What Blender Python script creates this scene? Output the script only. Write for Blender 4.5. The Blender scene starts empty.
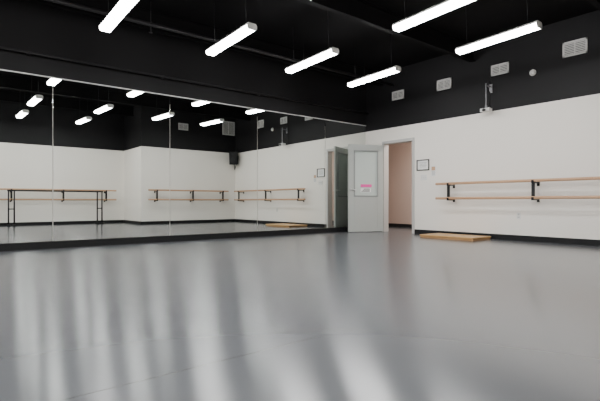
import bpy, bmesh, math, random
from mathutils import Vector, Matrix
random.seed(3)
scene = bpy.context.scene

# ---------------------------------------------------------------- materials
def new_mat(name):
    m = bpy.data.materials.new(name); m.use_nodes = True
    nt = m.node_tree
    return m, nt, nt.nodes['Principled BSDF']

def simple(name, col, rough=0.5, metal=0.0, spec=0.5, noise=0.0, nscale=20, bump=0.0, bscale=200):
    m, nt, b = new_mat(name)
    b.inputs['Roughness'].default_value = rough
    b.inputs['Metallic'].default_value = metal
    b.inputs['Specular IOR Level'].default_value = spec
    geo = nt.nodes.new('ShaderNodeNewGeometry')
    n = nt.nodes.new('ShaderNodeTexNoise'); n.inputs['Scale'].default_value = nscale
    n.inputs['Detail'].default_value = 4
    nt.links.new(geo.outputs['Position'], n.inputs['Vector'])
    r = nt.nodes.new('ShaderNodeMixRGB')
    r.inputs[1].default_value = tuple(c*(1-noise) for c in col)+(1,)
    r.inputs[2].default_value = tuple(min(1, c*(1+noise)) for c in col)+(1,)
    nt.links.new(n.outputs['Fac'], r.inputs[0])
    nt.links.new(r.outputs[0], b.inputs['Base Color'])
    if bump > 0:
        n2 = nt.nodes.new('ShaderNodeTexNoise'); n2.inputs['Scale'].default_value = bscale
        nt.links.new(geo.outputs['Position'], n2.inputs['Vector'])
        bp = nt.nodes.new('ShaderNodeBump'); bp.inputs['Strength'].default_value = bump
        bp.inputs['Distance'].default_value = 0.002
        nt.links.new(n2.outputs['Fac'], bp.inputs['Height'])
        nt.links.new(bp.outputs[0], b.inputs['Normal'])
    return m

def two_tone(name, zsplit, low, high):
    m, nt, b = new_mat(name)
    b.inputs['Roughness'].default_value = 0.6
    b.inputs['Specular IOR Level'].default_value = 0.25
    geo = nt.nodes.new('ShaderNodeNewGeometry')
    sep = nt.nodes.new('ShaderNodeSeparateXYZ')
    nt.links.new(geo.outputs['Position'], sep.inputs[0])
    gt = nt.nodes.new('ShaderNodeMath'); gt.operation = 'GREATER_THAN'
    gt.inputs[1].default_value = zsplit
    nt.links.new(sep.outputs['Z'], gt.inputs[0])
    mx = nt.nodes.new('ShaderNodeMixRGB')
    mx.inputs[1].default_value = low+(1,); mx.inputs[2].default_value = high+(1,)
    nt.links.new(gt.outputs[0], mx.inputs[0])
    nt.links.new(mx.outputs[0], b.inputs['Base Color'])
    return m

def wood(name, c1, c2, axis='Y', scale=6, rough=0.4):
    m, nt, b = new_mat(name)
    b.inputs['Roughness'].default_value = rough
    geo = nt.nodes.new('ShaderNodeNewGeometry')
    mp = nt.nodes.new('ShaderNodeMapping')
    s = {'X': (0.6, 12, 12), 'Y': (12, 0.6, 12), 'Z': (12, 12, 0.6)}[axis]
    mp.inputs['Scale'].default_value = s
    n = nt.nodes.new('ShaderNodeTexNoise'); n.inputs['Scale'].default_value = scale
    n.inputs['Detail'].default_value = 6
    nt.links.new(geo.outputs['Position'], mp.inputs[0]); nt.links.new(mp.outputs[0], n.inputs['Vector'])
    mx = nt.nodes.new('ShaderNodeMixRGB')
    mx.inputs[1].default_value = c1+(1,); mx.inputs[2].default_value = c2+(1,)
    nt.links.new(n.outputs['Fac'], mx.inputs[0]); nt.links.new(mx.outputs[0], b.inputs['Base Color'])
    return m

ZS = 2.42
WHITE = (0.86, 0.82, 0.76); BLACK = (0.0075, 0.007, 0.0078)
M_wall = two_tone('wall_paint_two_tone', ZS, WHITE, BLACK)
M_black = simple('black_paint', (0.012, 0.011, 0.012), 0.5, spec=0.35)
M_ceil = simple('black_ceiling_paint', (0.004, 0.0036, 0.004), 0.75, spec=0.1)
M_base = simple('black_rubber', (0.008, 0.008, 0.009), 0.5, spec=0.3)
M_metalblk = simple('black_metal', (0.010, 0.010, 0.011), 0.45, spec=0.3)
M_white = simple('white_plastic', (0.75, 0.74, 0.71), 0.4)
M_vent = simple('vent_enamel', (0.60, 0.59, 0.57), 0.45)
M_ventdark = simple('vent_shadow', (0.05, 0.05, 0.05), 0.7)
M_door = simple('door_paint', (0.43, 0.45, 0.43), 0.4, noise=0.02)
M_bead = simple('door_glazing_bead', (0.27, 0.29, 0.28), 0.4)
M_frame = simple('door_frame_paint', (0.50, 0.49, 0.47), 0.4)
M_steel = simple('brushed_steel', (0.6, 0.6, 0.6), 0.3, metal=1)
M_barre = wood('barre_wood', (0.46, 0.26, 0.14), (0.62, 0.39, 0.23), 'Y')
M_ply = wood('plywood', (0.50, 0.28, 0.10), (0.66, 0.41, 0.17), 'Y', 4)
M_plyedge = wood('plywood_edge', (0.34, 0.18, 0.07), (0.5, 0.29, 0.13), 'Y', 8)
M_hall = simple('corridor_paint', (0.56, 0.44, 0.38), 0.6)
M_pink = simple('pink_paper', (0.85, 0.08, 0.38), 0.6)
M_paper = simple('white_paper', (0.8, 0.8, 0.78), 0.6)
M_ink = simple('black_ink', (0.02, 0.02, 0.02), 0.6)
M_speaker = simple('speaker_grille', (0.012, 0.012, 0.012), 0.6, spec=0.2, bump=0.6, bscale=300)
M_frameblk = simple('frame_black', (0.03, 0.025, 0.02), 0.35)
M_grey = simple('grey_plastic', (0.20, 0.20, 0.21), 0.4)

def emis(name, col, s):
    m, nt, b = new_mat(name)
    b.inputs['Base Color'].default_value = (0.9, 0.9, 0.9, 1)
    b.inputs['Emission Color'].default_value = col+(1,)
    b.inputs['Emission Strength'].default_value = s
    return m
M_lens = emis('fluorescent_lens', (0.99, 0.985, 0.98), 50)
M_hallfill = emis('corridor_fill_glow', (1.0, 0.91, 0.83), 32)  # glow of the added corridor fill

# mirror
M_mirror, nt, b = new_mat('mirror_glass')
b.inputs['Base Color'].default_value = (0.76, 0.79, 0.765, 1)
b.inputs['Metallic'].default_value = 1; b.inputs['Roughness'].default_value = 0.0
# thin glass mixed with pale diffuse
M_glass, nt, b = new_mat('door_glass')
out = nt.nodes['Material Output']
tr = nt.nodes.new('ShaderNodeBsdfTransparent'); tr.inputs[0].default_value = (0.84, 0.9, 0.87, 1)
df = nt.nodes.new('ShaderNodeBsdfDiffuse'); df.inputs[0].default_value = (0.80, 0.88, 0.84, 1)
m1 = nt.nodes.new('ShaderNodeMixShader'); m1.inputs[0].default_value = 0.66
nt.links.new(tr.outputs[0], m1.inputs[1]); nt.links.new(df.outputs[0], m1.inputs[2])
gl = nt.nodes.new('ShaderNodeBsdfGlossy'); gl.inputs['Roughness'].default_value = 0.02
fr = nt.nodes.new('ShaderNodeFresnel'); fr.inputs[0].default_value = 1.5
mx = nt.nodes.new('ShaderNodeMixShader')
nt.links.new(fr.outputs[0], mx.inputs[0]); nt.links.new(m1.outputs[0], mx.inputs[1]); nt.links.new(gl.outputs[0], mx.inputs[2])
nt.links.new(mx.outputs[0], out.inputs[0])

# floor vinyl
M_floor, nt, b = new_mat('grey_dance_vinyl')
geo = nt.nodes.new('ShaderNodeNewGeometry')
n = nt.nodes.new('ShaderNodeTexNoise'); n.inputs['Scale'].default_value = 0.8; n.inputs['Detail'].default_value = 3
nt.links.new(geo.outputs['Position'], n.inputs['Vector'])
mx = nt.nodes.new('ShaderNodeMixRGB')
mx.inputs[1].default_value = (0.112, 0.119, 0.131, 1); mx.inputs[2].default_value = (0.124, 0.131, 0.143, 1)
nt.links.new(n.outputs['Fac'], mx.inputs[0])
sep = nt.nodes.new('ShaderNodeSeparateXYZ'); nt.links.new(geo.outputs['Position'], sep.inputs[0])
add = nt.nodes.new('ShaderNodeMath'); add.operation = 'ADD'; add.inputs[1].default_value = 10 - 1.76
nt.links.new(sep.outputs['Y'], add.inputs[0])
md = nt.nodes.new('ShaderNodeMath'); md.operation = 'MODULO'; md.inputs[1].default_value = 2.0
nt.links.new(add.outputs[0], md.inputs[0])
lt = nt.nodes.new('ShaderNodeMath'); lt.operation = 'LESS_THAN'; lt.inputs[1].default_value = 0.005
nt.links.new(md.outputs[0], lt.inputs[0])
mx2 = nt.nodes.new('ShaderNodeMixRGB'); mx2.inputs[2].default_value = (0.09, 0.09, 0.095, 1)
nt.links.new(lt.outputs[0], mx2.inputs[0]); nt.links.new(mx.outputs[0], mx2.inputs[1])
nt.links.new(mx2.outputs[0], b.inputs['Base Color'])
b.inputs['Roughness'].default_value = 0.20
b.inputs['IOR'].default_value = 1.6
b.inputs['Specular IOR Level'].default_value = 1.0
b.inputs['Anisotropic'].default_value = 0.87         # calendered vinyl grain across the rolls
tg = nt.nodes.new('ShaderNodeCombineXYZ'); tg.inputs[1].default_value = 1.0
nt.links.new(tg.outputs[0], b.inputs['Tangent'])

# ---------------------------------------------------------------- mesh builder
class MB:
    def __init__(s, name):
        s.name = name; s.bm = bmesh.new(); s.mats = []
    def mi(s, m):
        if m not in s.mats: s.mats.append(m)
        return s.mats.index(m)
    def box(s, c, size, m, rot=None):
        r = bmesh.ops.create_cube(s.bm, size=1.0)
        M = Matrix.Translation(Vector(c)) @ (rot.to_4x4() if rot else Matrix()) @ Matrix.Diagonal((size[0], size[1], size[2], 1))
        bmesh.ops.transform(s.bm, matrix=M, verts=r['verts'])
        i = s.mi(m)
        for f in {f for v in r['verts'] for f in v.link_faces}: f.material_index = i
    def bb(s, lo, hi, m):
        s.box([(a+b)/2 for a, b in zip(lo, hi)], [abs(b-a) for a, b in zip(lo, hi)], m)
    def cyl(s, p1, p2, r1, m, r2=None, seg=20):
        p1 = Vector(p1); p2 = Vector(p2); d = p2-p1
        r = bmesh.ops.create_cone(s.bm, cap_ends=True, segments=seg, radius1=r1, radius2=r1 if r2 is None else r2, depth=d.length)
        M = Matrix.Translation((p1+p2)/2) @ d.to_track_quat('Z', 'Y').to_matrix().to_4x4()
        bmesh.ops.transform(s.bm, matrix=M, verts=r['verts'])
        i = s.mi(m)
        for f in {f for v in r['verts'] for f in v.link_faces}:
            f.material_index = i
            if len(f.verts) == 4: f.smooth = True
    def sph(s, c, rad, m):
        r = bmesh.ops.create_uvsphere(s.bm, u_segments=16, v_segments=10, radius=rad)
        bmesh.ops.translate(s.bm, vec=Vector(c), verts=r['verts'])
        i = s.mi(m)
        for f in {f for v in r['verts'] for f in v.link_faces}: f.material_index = i; f.smooth = True
    def prism(s, prof, a, b, m):
        """profile of (x,z) extruded along Y from a to b"""
        v1 = [s.bm.verts.new((x, a, z)) for x, z in prof]; v2 = [s.bm.verts.new((x, b, z)) for x, z in prof]
        i = s.mi(m); n = len(prof); fs = []
        for k in range(n):
            fs.append(s.bm.faces.new((v1[k], v1[(k+1) % n], v2[(k+1) % n], v2[k])))
        fs.append(s.bm.faces.new(v1[::-1])); fs.append(s.bm.faces.new(v2))
        for f in fs: f.material_index = i
        bmesh.ops.recalc_face_normals(s.bm, faces=fs)
    def done(s, bevel=0, loc=(0, 0, 0), rot=(0, 0, 0), parent=None):
        me = bpy.data.meshes.new(s.name); s.bm.to_mesh(me); s.bm.free()
        for m in s.mats: me.materials.append(m)
        o = bpy.data.objects.new(s.name, me); scene.collection.objects.link(o)
        o.location = loc; o.rotation_euler = rot
        if parent: o.parent = parent
        if bevel:
            md = o.modifiers.new('bevel', 'BEVEL'); md.width = bevel; md.segments = 2; md.limit_method = 'ANGLE'
        return o

# ---------------------------------------------------------------- room shell
R, D, H = 8.16, 7.60, 3.75
XL = -2.4; XJ, YJ, YB = 4.83, 1.33, -0.32
T = 0.14
DY0, DY1, DH = 6.19, 7.03, 2.08        # door opening
b_ = MB('floor'); b_.bb((XL-T, YB-T, -0.1), (R+2.2, D+1.4, 0), M_floor); b_.done()
b_ = MB('ceiling'); b_.bb((XL-T, YB-T, H), (R+2.2, D+1.4, H+0.1), M_ceil); b_.done()
b_ = MB('wall_mirror_side'); b_.bb((XL-T, D, 0), (R, D+T, H), M_wall)
b_.done()
b_ = MB('wall_door_side')
b_.bb((R, YJ-T, 0), (R+T, DY0, H), M_wall)
b_.bb((R, DY1, 0), (R+T, D+T, H), M_wall)
b_.bb((R, DY0, DH), (R+T, DY1, H), M_wall)
b_.done()
b_ = MB('wall_back'); b_.bb((XJ, YJ-T, 0), (R, YJ, H), M_wall)
b_.bb((XJ, YB, 0), (XJ+T, YJ-T, H), M_wall)
b_.bb((XL-T, YB-T, 0), (XJ+T, YB, H), M_wall); b_.done()
b_ = MB('wall_left'); b_.bb((XL-T, YB, 0), (XL, D, H), M_wall); b_.done()

# corridor beyond the door
b_ = MB('wall_corridor')
b_.bb((R+1.75, 4.2, 0), (R+1.87, D+1.3, 2.6), M_hall)
b_.bb((R+T, D+1.2, 0), (R+1.75, D+1.3, 2.6), M_hall)
b_.bb((R+T, 4.2, 0), (R+1.75, 4.3, 2.6), M_hall)
b_.bb((R+T, 4.2, 2.6), (R+1.87, D+1.3, 2.66), M_white)
b_.done()
b_ = MB('baseboard_corridor')
b_.bb((R+1.738, 4.3, 0.001), (R+1.749, D+1.19, 0.10), M_base); b_.done()
b_ = MB('corridor_fill_light')  # unseen fill light, added to brighten the corridor walls
b_.bb((R+0.65, 5.4, 2.54), (R+1.25, 6.6, 2.60), M_white)
b_.bb((R+0.68, 5.43, 2.525), (R+1.22, 6.57, 2.54), M_hallfill); b_.done()

# baseboards
bt, bh = 0.012, 0.10
b_ = MB('baseboard_door_side'); b_.bb((R-bt, YJ, 0), (R, DY0-0.05, bh), M_base)
b_.bb((R-bt, DY1+0.05, 0), (R, D-0.012, bh), M_base); b_.done(0.003)
b_ = MB('baseboard_mirror_side'); b_.bb((XL, D-0.03, 0), (R-bt, D, 0.11), M_base); b_.done(0.003)
b_ = MB('baseboard_back'); b_.bb((XJ, YJ, 0), (R-bt, YJ+bt, bh), M_base)
b_.bb((XJ-bt, YB, 0), (XJ, YJ+bt, bh), M_base)
b_.bb((XL, YB, 0), (XJ-bt, YB+bt, bh), M_base); b_.done(0.003)

# mirror panels + top trim
seams = [XL+0.005, -0.50, 1.32, 3.15, 4.98, 6.81, R-0.015]
for i in range(len(seams)-1):
    b_ = MB('wall_mirror')
    b_.bb((seams[i]+0.004, D-0.012, 0.112), (seams[i+1]-0.004, D-0.002, 2.56), M_mirror)
    b_.done(0.0015)
b_ = MB('trim_1'); b_.bb((XL, D-0.016, 2.561), (R-0.002, D, 2.578), M_vent); b_.done()

# door frame
b_ = MB('door_frame')
for y0, y1 in ((DY0-0.045, DY0+0.02), (DY1-0.02, DY1+0.045)):
    b_.bb((R-0.012, y0, 0.001), (R+T+0.012, y1, DH), M_frame)
b_.bb((R-0.012, DY0-0.045, DH-0.02), (R+T+0.012, DY1+0.045, DH+0.045), M_frame)
b_.done(0.004)

# door leaf, hinged at (R, DY1)
hinge = Vector((R-0.03, DY1-0.0, 0)); end = Vector((7.31, 7.36, 0))
dv = end-hinge; ang = math.atan2(dv.y, dv.x); W = 0.88; hd = 2.03
E = bpy.data.objects.new('door_1', None); scene.collection.objects.link(E)
E.location = hinge; E.rotation_euler = (0, 0, ang)
t = 0.022
b_ = MB('leaf')
z0 = 0.012; g0, g1 = 0.84, 1.88; sx = 0.15
b_.bb((0.0, -t, z0), (sx, t, hd), M_door); b_.bb((W-sx, -t, z0), (W, t, hd), M_door)
b_.bb((sx, -t, z0), (W-sx, t, g0), M_door); b_.bb((sx, -t, g1), (W-sx, t, hd), M_door)
b_.done(0.003, parent=E)
b_ = MB('glazing_bead')
for sg in (-1, 1):
    a, c = sg*t, sg*(t+0.008)
    b_.bb((sx-0.02, a, g0-0.02), (sx+0.012, c, g1+0.02), M_bead)
    b_.bb((W-sx-0.012, a, g0-0.02), (W-sx+0.02, c, g1+0.02), M_bead)
    b_.bb((sx+0.012, a, g0-0.02), (W-sx-0.012, c, g0+0.012), M_bead)
    b_.bb((sx+0.012, a, g1-0.012), (W-sx-0.012, c, g1+0.02), M_bead)
b_.done(0.002, parent=E)
b_ = MB('glass_pane'); b_.bb((sx, -0.003, g0), (W-sx, 0.003, g1), M_glass); b_.done(parent=E)
b_ = MB('hinges')
for z in (0.25, 1.02, 1.8): b_.cyl((0.0, -t-0.004, z-0.05), (0.0, -t-0.004, z+0.05), 0.009, M_steel)
b_.done(parent=E)
b_ = MB('lever_handle')
for sg in (-1, 1):
    x = W-0.065
    b_.cyl((x, sg*t, 0.98), (x, sg*(t+0.012), 0.98), 0.028, M_steel)
    b_.cyl((x, sg*(t+0.01), 0.98), (x, sg*(t+0.05), 0.98), 0.009, M_steel)
    b_.cyl((x, sg*(t+0.045), 0.98), (x-0.11, sg*(t+0.045), 0.98), 0.009, M_steel)
b_.done(parent=E)
b_ = MB('door_signs')
b_.bb((0.29, 0.004, 1.045), (0.57, 0.006, 1.11), M_pink)
b_.bb((0.31, 0.004, 0.93), (0.57, 0.006, 1.02), M_paper)
for k in range(3):
    b_.bb((0.34, 0.006, 0.942+k*0.026), (0.55-0.03*k, 0.007, 0.956+k*0.026), M_ink)
b_.done(parent=E)

# ---------------------------------------------------------------- ballet barres
def barre(axis, a, bnd, wall, brackets, sign):
    """axis 'Y': runs along Y, mounted on wall x=wall ; sign = direction to room"""
    b_ = MB('wall_ballet_barre')
    def P(al, off, z):
        return (wall+sign*off, al, z) if axis == 'Y' else (al, wall+sign*off, z)
    def BX(a0, a1, o0, o1, z0, z1, m):
        p, q = P(a0, o0, z0), P(a1, o1, z1)
        b_.bb([min(x, y) for x, y in zip(p, q)], [max(x, y) for x, y in zip(p, q)], m)
    for z, off in ((1.07, 0.20), (0.775, 0.20)):
        b_.cyl(P(a, off, z), P(bnd, off, z), 0.026, M_barre)
        for e in (a, bnd): b_.sph(P(e, off, z), 0.0262, M_barre)
    for y in brackets:
        BX(y-0.022, y+0.022, 0.0, 0.012, 0.98, 1.10, M_metalblk)          # wall plates
        BX(y-0.022, y+0.022, 0.0, 0.012, 0.70, 0.80, M_metalblk)
        for z in (1.07, 0.775):
            BX(y-0.02, y+0.02, 0.012, 0.20, z-0.045, z-0.026, M_metalblk)
            BX(y-0.02, y+0.02, 0.165, 0.178, z-0.04, z+0.01, M_metalblk)
            BX(y-0.02, y+0.02, 0.222, 0.235, z-0.04, z+0.01, M_metalblk)
            BX(y-0.02, y+0.02, 0.165, 0.235, z-0.045, z-0.03, M_metalblk)
        BX(y-0.026, y+0.026, 0.185, 0.215, 0.80, 1.03, M_metalblk)
    return b_.done(0.002)
barre('Y', 5.45, 1.62, R, (5.17, 3.52, 1.9), -1)
barre('X', 5.0, 7.75, YJ, (5.25, 6.45, 7.55), 1)
barre('X', -1.9, 4.5, YB, (-1.5, 0.3, 1.6, 2.95, 4.2), 1)

# freestanding portable barre (stands behind the camera, seen in the mirror)
b_ = MB('portable_ballet_barre')
y0, xa, xb = 0.07, 1.58, 3.95
for x in (xa, xb):
    for dx in (-0.07, 0.07):
        b_.cyl((x+dx, y0, 0.05), (x+dx, y0, 1.02), 0.02, M_metalblk)
        b_.box((x+dx, y0, 0.035), (0.045, 0.38, 0.04), M_metalblk)
        for s in (-1, 1): b_.cyl((x+dx, y0+s*0.16, 0.0), (x+dx, y0+s*0.16, 0.03), 0.025, M_base)
    b_.cyl((x-0.07, y0, 0.5), (x+0.07, y0, 0.5), 0.015, M_metalblk)
b_.cyl((xa-0.10, y0, 1.03), (xb+0.10, y0, 1.03), 0.024, M_metalblk)
b_.done()

# ---------------------------------------------------------------- plywood tap board
b_ = MB('plywood_practice_board')
b_.bb((7.42, 4.33, 0.0), (8.04, 5.45, 0.04), M_plyedge)
b_.bb((7.41, 4.32, 0.04), (8.05, 5.46, 0.06), M_ply)
b_.done(0.003)

# ---------------------------------------------------------------- wall items
def vent(axis, c, z, w, h, wall, sign):
    b_ = MB('wall_air_vent')
    def BX(a0, a1, o0, o1, z0, z1, m):
        if axis == 'Y': p, q = (wall+sign*o0, a0, z0), (wall+sign*o1, a1, z1)
        else: p, q = (a0, wall+sign*o0, z0), (a1, wall+sign*o1, z1)
        b_.bb([min(x, y) for x, y in zip(p, q)], [max(x, y) for x, y in zip(p, q)], m)
    f = 0.028
    BX(c-w/2, c+w/2, 0, 0.004, z-h/2, z+h/2, M_ventdark)
    BX(c-w/2, c-w/2+f, 0, 0.014, z-h/2, z+h/2, M_vent); BX(c+w/2-f, c+w/2, 0, 0.014, z-h/2, z+h/2, M_vent)
    BX(c-w/2, c+w/2, 0, 0.014, z-h/2, z-h/2+f, M_vent); BX(c-w/2, c+w/2, 0, 0.014, z+h/2-f, z+h/2, M_vent)
    BX(c-0.008, c+0.008, 0, 0.013, z-h/2, z+h/2, M_vent)
    nb = max(5, int(h/0.035))
    for k in range(nb):
        zz = z-h/2+f+(h-2*f)*(k+0.5)/nb
        BX(c-w/2+f, c+w/2-f, 0.002, 0.012, zz-0.008, zz+0.008, M_vent)
    b_.done()
vent('Y', 6.60, 3.14, 0.34, 0.20, R, -1)
vent('Y', 5.40, 3.14, 0.34, 0.22, R, -1)
vent('Y', 4.21, 3.18, 0.34, 0.20, R, -1)
vent('Y', 2.94, 3.24, 0.37, 0.25, R, -1)
vent('X', 6.20, 3.16, 0.34, 0.22, YJ, 1)
vent('X', 7.88, 3.28, 0.48, 0.48, YJ, 1)

b_ = MB('wall_sprinkler')  # sprinkler head, modelled as a small white disc
b_.cyl((R, 3.61, 2.98), (R-0.02, 3.61, 2.98), 0.055, M_white); b_.cyl((R-0.02, 3.61, 2.98), (R-0.04, 3.61, 2.98), 0.05, M_white, 0.03); b_.done()

b_ = MB('framed_certificate')
yc, zc, w, h = 5.92, 1.50, 0.32, 0.235
b_.bb((R-0.006, yc-w/2, zc-h/2), (R, yc+w/2, zc+h/2), M_paper)
for a in (-1, 1):
    b_.box((R-0.01, yc+a*(w/2-0.01), zc), (0.02, 0.02, h), M_frameblk)
    b_.box((R-0.01, yc, zc+a*(h/2-0.01)), (0.02, w, 0.02), M_frameblk)
for k in range(4): b_.box((R-0.0065, yc, zc+0.05-k*0.03), (0.002, 0.18-0.03*(k % 2), 0.006), M_grey)
b_.done()
def plate(name, y, z, w, h):
    b_ = MB(name); b_.box((R-0.004, y, z), (0.008, w, h), M_white)
    return b_
b_ = plate('light_switch_plate', 5.90, 1.23, 0.16, 0.12)
for k in (-0.045, 0, 0.045): b_.box((R-0.011, 5.90+k, 1.23), (0.014, 0.012, 0.026), M_vent)
b_.done(0.002)
b_ = MB('notice_paper'); b_.box((R-0.0015, 5.66, 1.36), (0.003, 0.11, 0.22), M_paper)
b_.box((R-0.0035, 5.66, 1.41), (0.001, 0.09, 0.08), M_barre)
for k in range(4): b_.box((R-0.0035, 5.66, 1.35-k*0.025), (0.001, 0.08, 0.008), M_grey)
b_.done()
b_ = plate('electrical_outlet', 3.86, 0.45, 0.075, 0.12)
for k in (-0.025, 0.025):
    b_.box((R-0.009, 3.86, 0.45+k), (0.006, 0.036, 0.03), M_vent)
    for j in (-0.008, 0.008): b_.box((R-0.0125, 3.86+j, 0.45+k), (0.002, 0.003, 0.012), M_ink)
b_.done(0.001)

# small camera on drop bracket
b_ = MB('wall_mounted_camera')
y = 4.38
b_.box((R-0.01, y, 2.85), (0.02, 0.06, 0.16), M_grey)
b_.cyl((R-0.02, y, 2.88), (R-0.20, y, 2.88), 0.014, M_grey)
b_.cyl((R-0.02, y, 2.74), (R-0.18, y, 2.86), 0.008, M_metalblk)
b_.cyl((R-0.19, y, 2.92), (R-0.19, y, 2.50), 0.012, M_grey)
b_.box((R-0.19, y, 2.42), (0.12, 0.18, 0.06), M_vent)
b_.cyl((R-0.19, y, 2.51), (R-0.19, y, 2.45), 0.02, M_grey)
b_.cyl((R-0.25, y, 2.415), (R-0.29, y, 2.41), 0.028, M_ink)
b_.cyl((R-0.012, y+0.03, 3.0), (R-0.012, y+0.03, 2.45), 0.006, M_metalblk)
b_.done(0.003)

# speaker in back corner
b_ = MB('wall_loudspeaker')
c = Vector((7.92, 1.62, 2.22))
rz = Matrix.Rotation(math.radians(42), 3, 'Z') @ Matrix.Rotation(math.radians(-8), 3, 'X')
b_.box(c, (0.27, 0.22, 0.44), M_speaker, rz)
b_.box(c+rz @ Vector((0, 0.116, 0)), (0.25, 0.012, 0.42), M_speaker, rz)
b_.cyl(c+rz @ Vector((0, 0.12, -0.07)), c+rz @ Vector((0, 0.13, -0.07)), 0.09, M_metalblk, 0.08)
b_.cyl(c+rz @ Vector((0, 0.12, 0.13)), c+rz @ Vector((0, 0.13, 0.13)), 0.04, M_metalblk, 0.03)
b_.cyl(c, (R, 1.50, 2.24), 0.016, M_metalblk)
b_.box((R-0.008, 1.50, 2.24), (0.016, 0.10, 0.14), M_metalblk)
b_.cyl((7.95, 1.60, 2.05), (8.0, 1.56, 1.82), 0.012, M_metalblk)
b_.cyl((8.0, 1.56, 1.82), (R-0.01, 1.50, 2.2), 0.012, M_metalblk)
b_.done(0.004)

# ---------------------------------------------------------------- ceiling structure
for k, y in enumerate((0.6, 2.3, 4.75, 7.1)):
    b_ = MB('ceiling_joist')
    x0, x1 = XL, R
    if y < YJ: x1 = XJ
    b_.bb((x0, y-0.05, H-0.30), (x1, y+0.05, H-0.285), M_ceil)
    b_.bb((x0, y-0.006, H-0.285), (x1, y+0.006, H-0.015), M_ceil)
    b_.bb((x0, y-0.05, H-0.015), (x1, y+0.05, H), M_ceil)
    b_.done()
b_ = MB('ceiling_conduit')
b_.cyl((XL, 7.52, 2.86), (R, 7.52, 2.86), 0.018, M_black)
for x in (-1, 1, 3, 5, 7): b_.box((x, 7.56, 2.86), (0.04, 0.08, 0.05), M_black)
b_.done()
b_ = MB('ceiling_sprinkler_pipe')
b_.cyl((XL, 6.75, 3.40), (R, 6.75, 3.40), 0.03, M_black)
for x in (-1, 1.0, 2.5, 4.0, 5.5, 7.2):
    b_.cyl((x, 6.75, 3.40), (x, 6.75, H), 0.006, M_black, seg=8)
    b_.cyl((x, 6.75, 3.435), (x, 6.75, 3.445), 0.012, M_black)
for x in (2.5, 5.5):
    b_.cyl((x, 6.75, 3.38), (x, 6.75, 3.28), 0.012, M_black); b_.cyl((x, 6.75, 3.28), (x, 6.75, 3.275), 0.03, M_black)
b_.done()

# ---------------------------------------------------------------- fluorescent fixtures
LZ = 3.03; L = 1.21; slope = 0.035
def fixture(x, y):
    b_ = MB('fluorescent_ceiling_light')
    a, c = -L/2, L/2
    lens = [(-0.072, 0.02), (-0.070, -0.015), (-0.056, -0.032), (0.056, -0.032), (0.070, -0.015), (0.072, 0.02)]
    b_.prism(lens, a+0.012, c-0.012, M_lens)
    b_.prism([(-0.078, 0.02), (0.078, 0.02), (0.06, 0.052), (-0.06, 0.052)], a, c, M_white)
    cap = [(-0.077, 0.022), (-0.075, -0.018), (-0.059, -0.037), (0.059, -0.037), (0.075, -0.018), (0.077, 0.022)]
    b_.prism(cap, a, a+0.012, M_white); b_.prism(cap, c-0.012, c, M_white)
    for yy in (-0.45, 0.45):
        b_.cyl((0, yy, 0.05), (0, yy, H-LZ+slope*yy), 0.004, M_metalblk, seg=8)
    b_.done(loc=(x, y, LZ), rot=(-math.atan(slope), 0, 0))
for x in (-1.35, 0.15, 1.72, 3.27, 4.80, 6.32):  # first pair of x in every row: out of view, added for lighting
    fixture(x, 5.71)
for x in (-1.35, 0.15, 1.70, 3.20, 4.74, 6.22):
    fixture(x, 3.27)
for x in (-1.35, 0.15, 1.70, 3.20):
    fixture(x, 1.25)

# ---------------------------------------------------------------- world + camera
w = bpy.data.worlds.new('world'); scene.world = w; w.use_nodes = True
w.node_tree.nodes['Background'].inputs[0].default_value = (0.02, 0.02, 0.025, 1)
cam = bpy.data.cameras.new('camera'); co = bpy.data.objects.new('camera', cam); scene.collection.objects.link(co)
co.location = (0, 0, 0.70); co.rotation_euler = (math.radians(90), 0, math.radians(-38.7))
cam.sensor_width = 36; cam.lens = 449/600*36; cam.shift_y = 1.5/600; cam.clip_start = 0.05
scene.camera = co
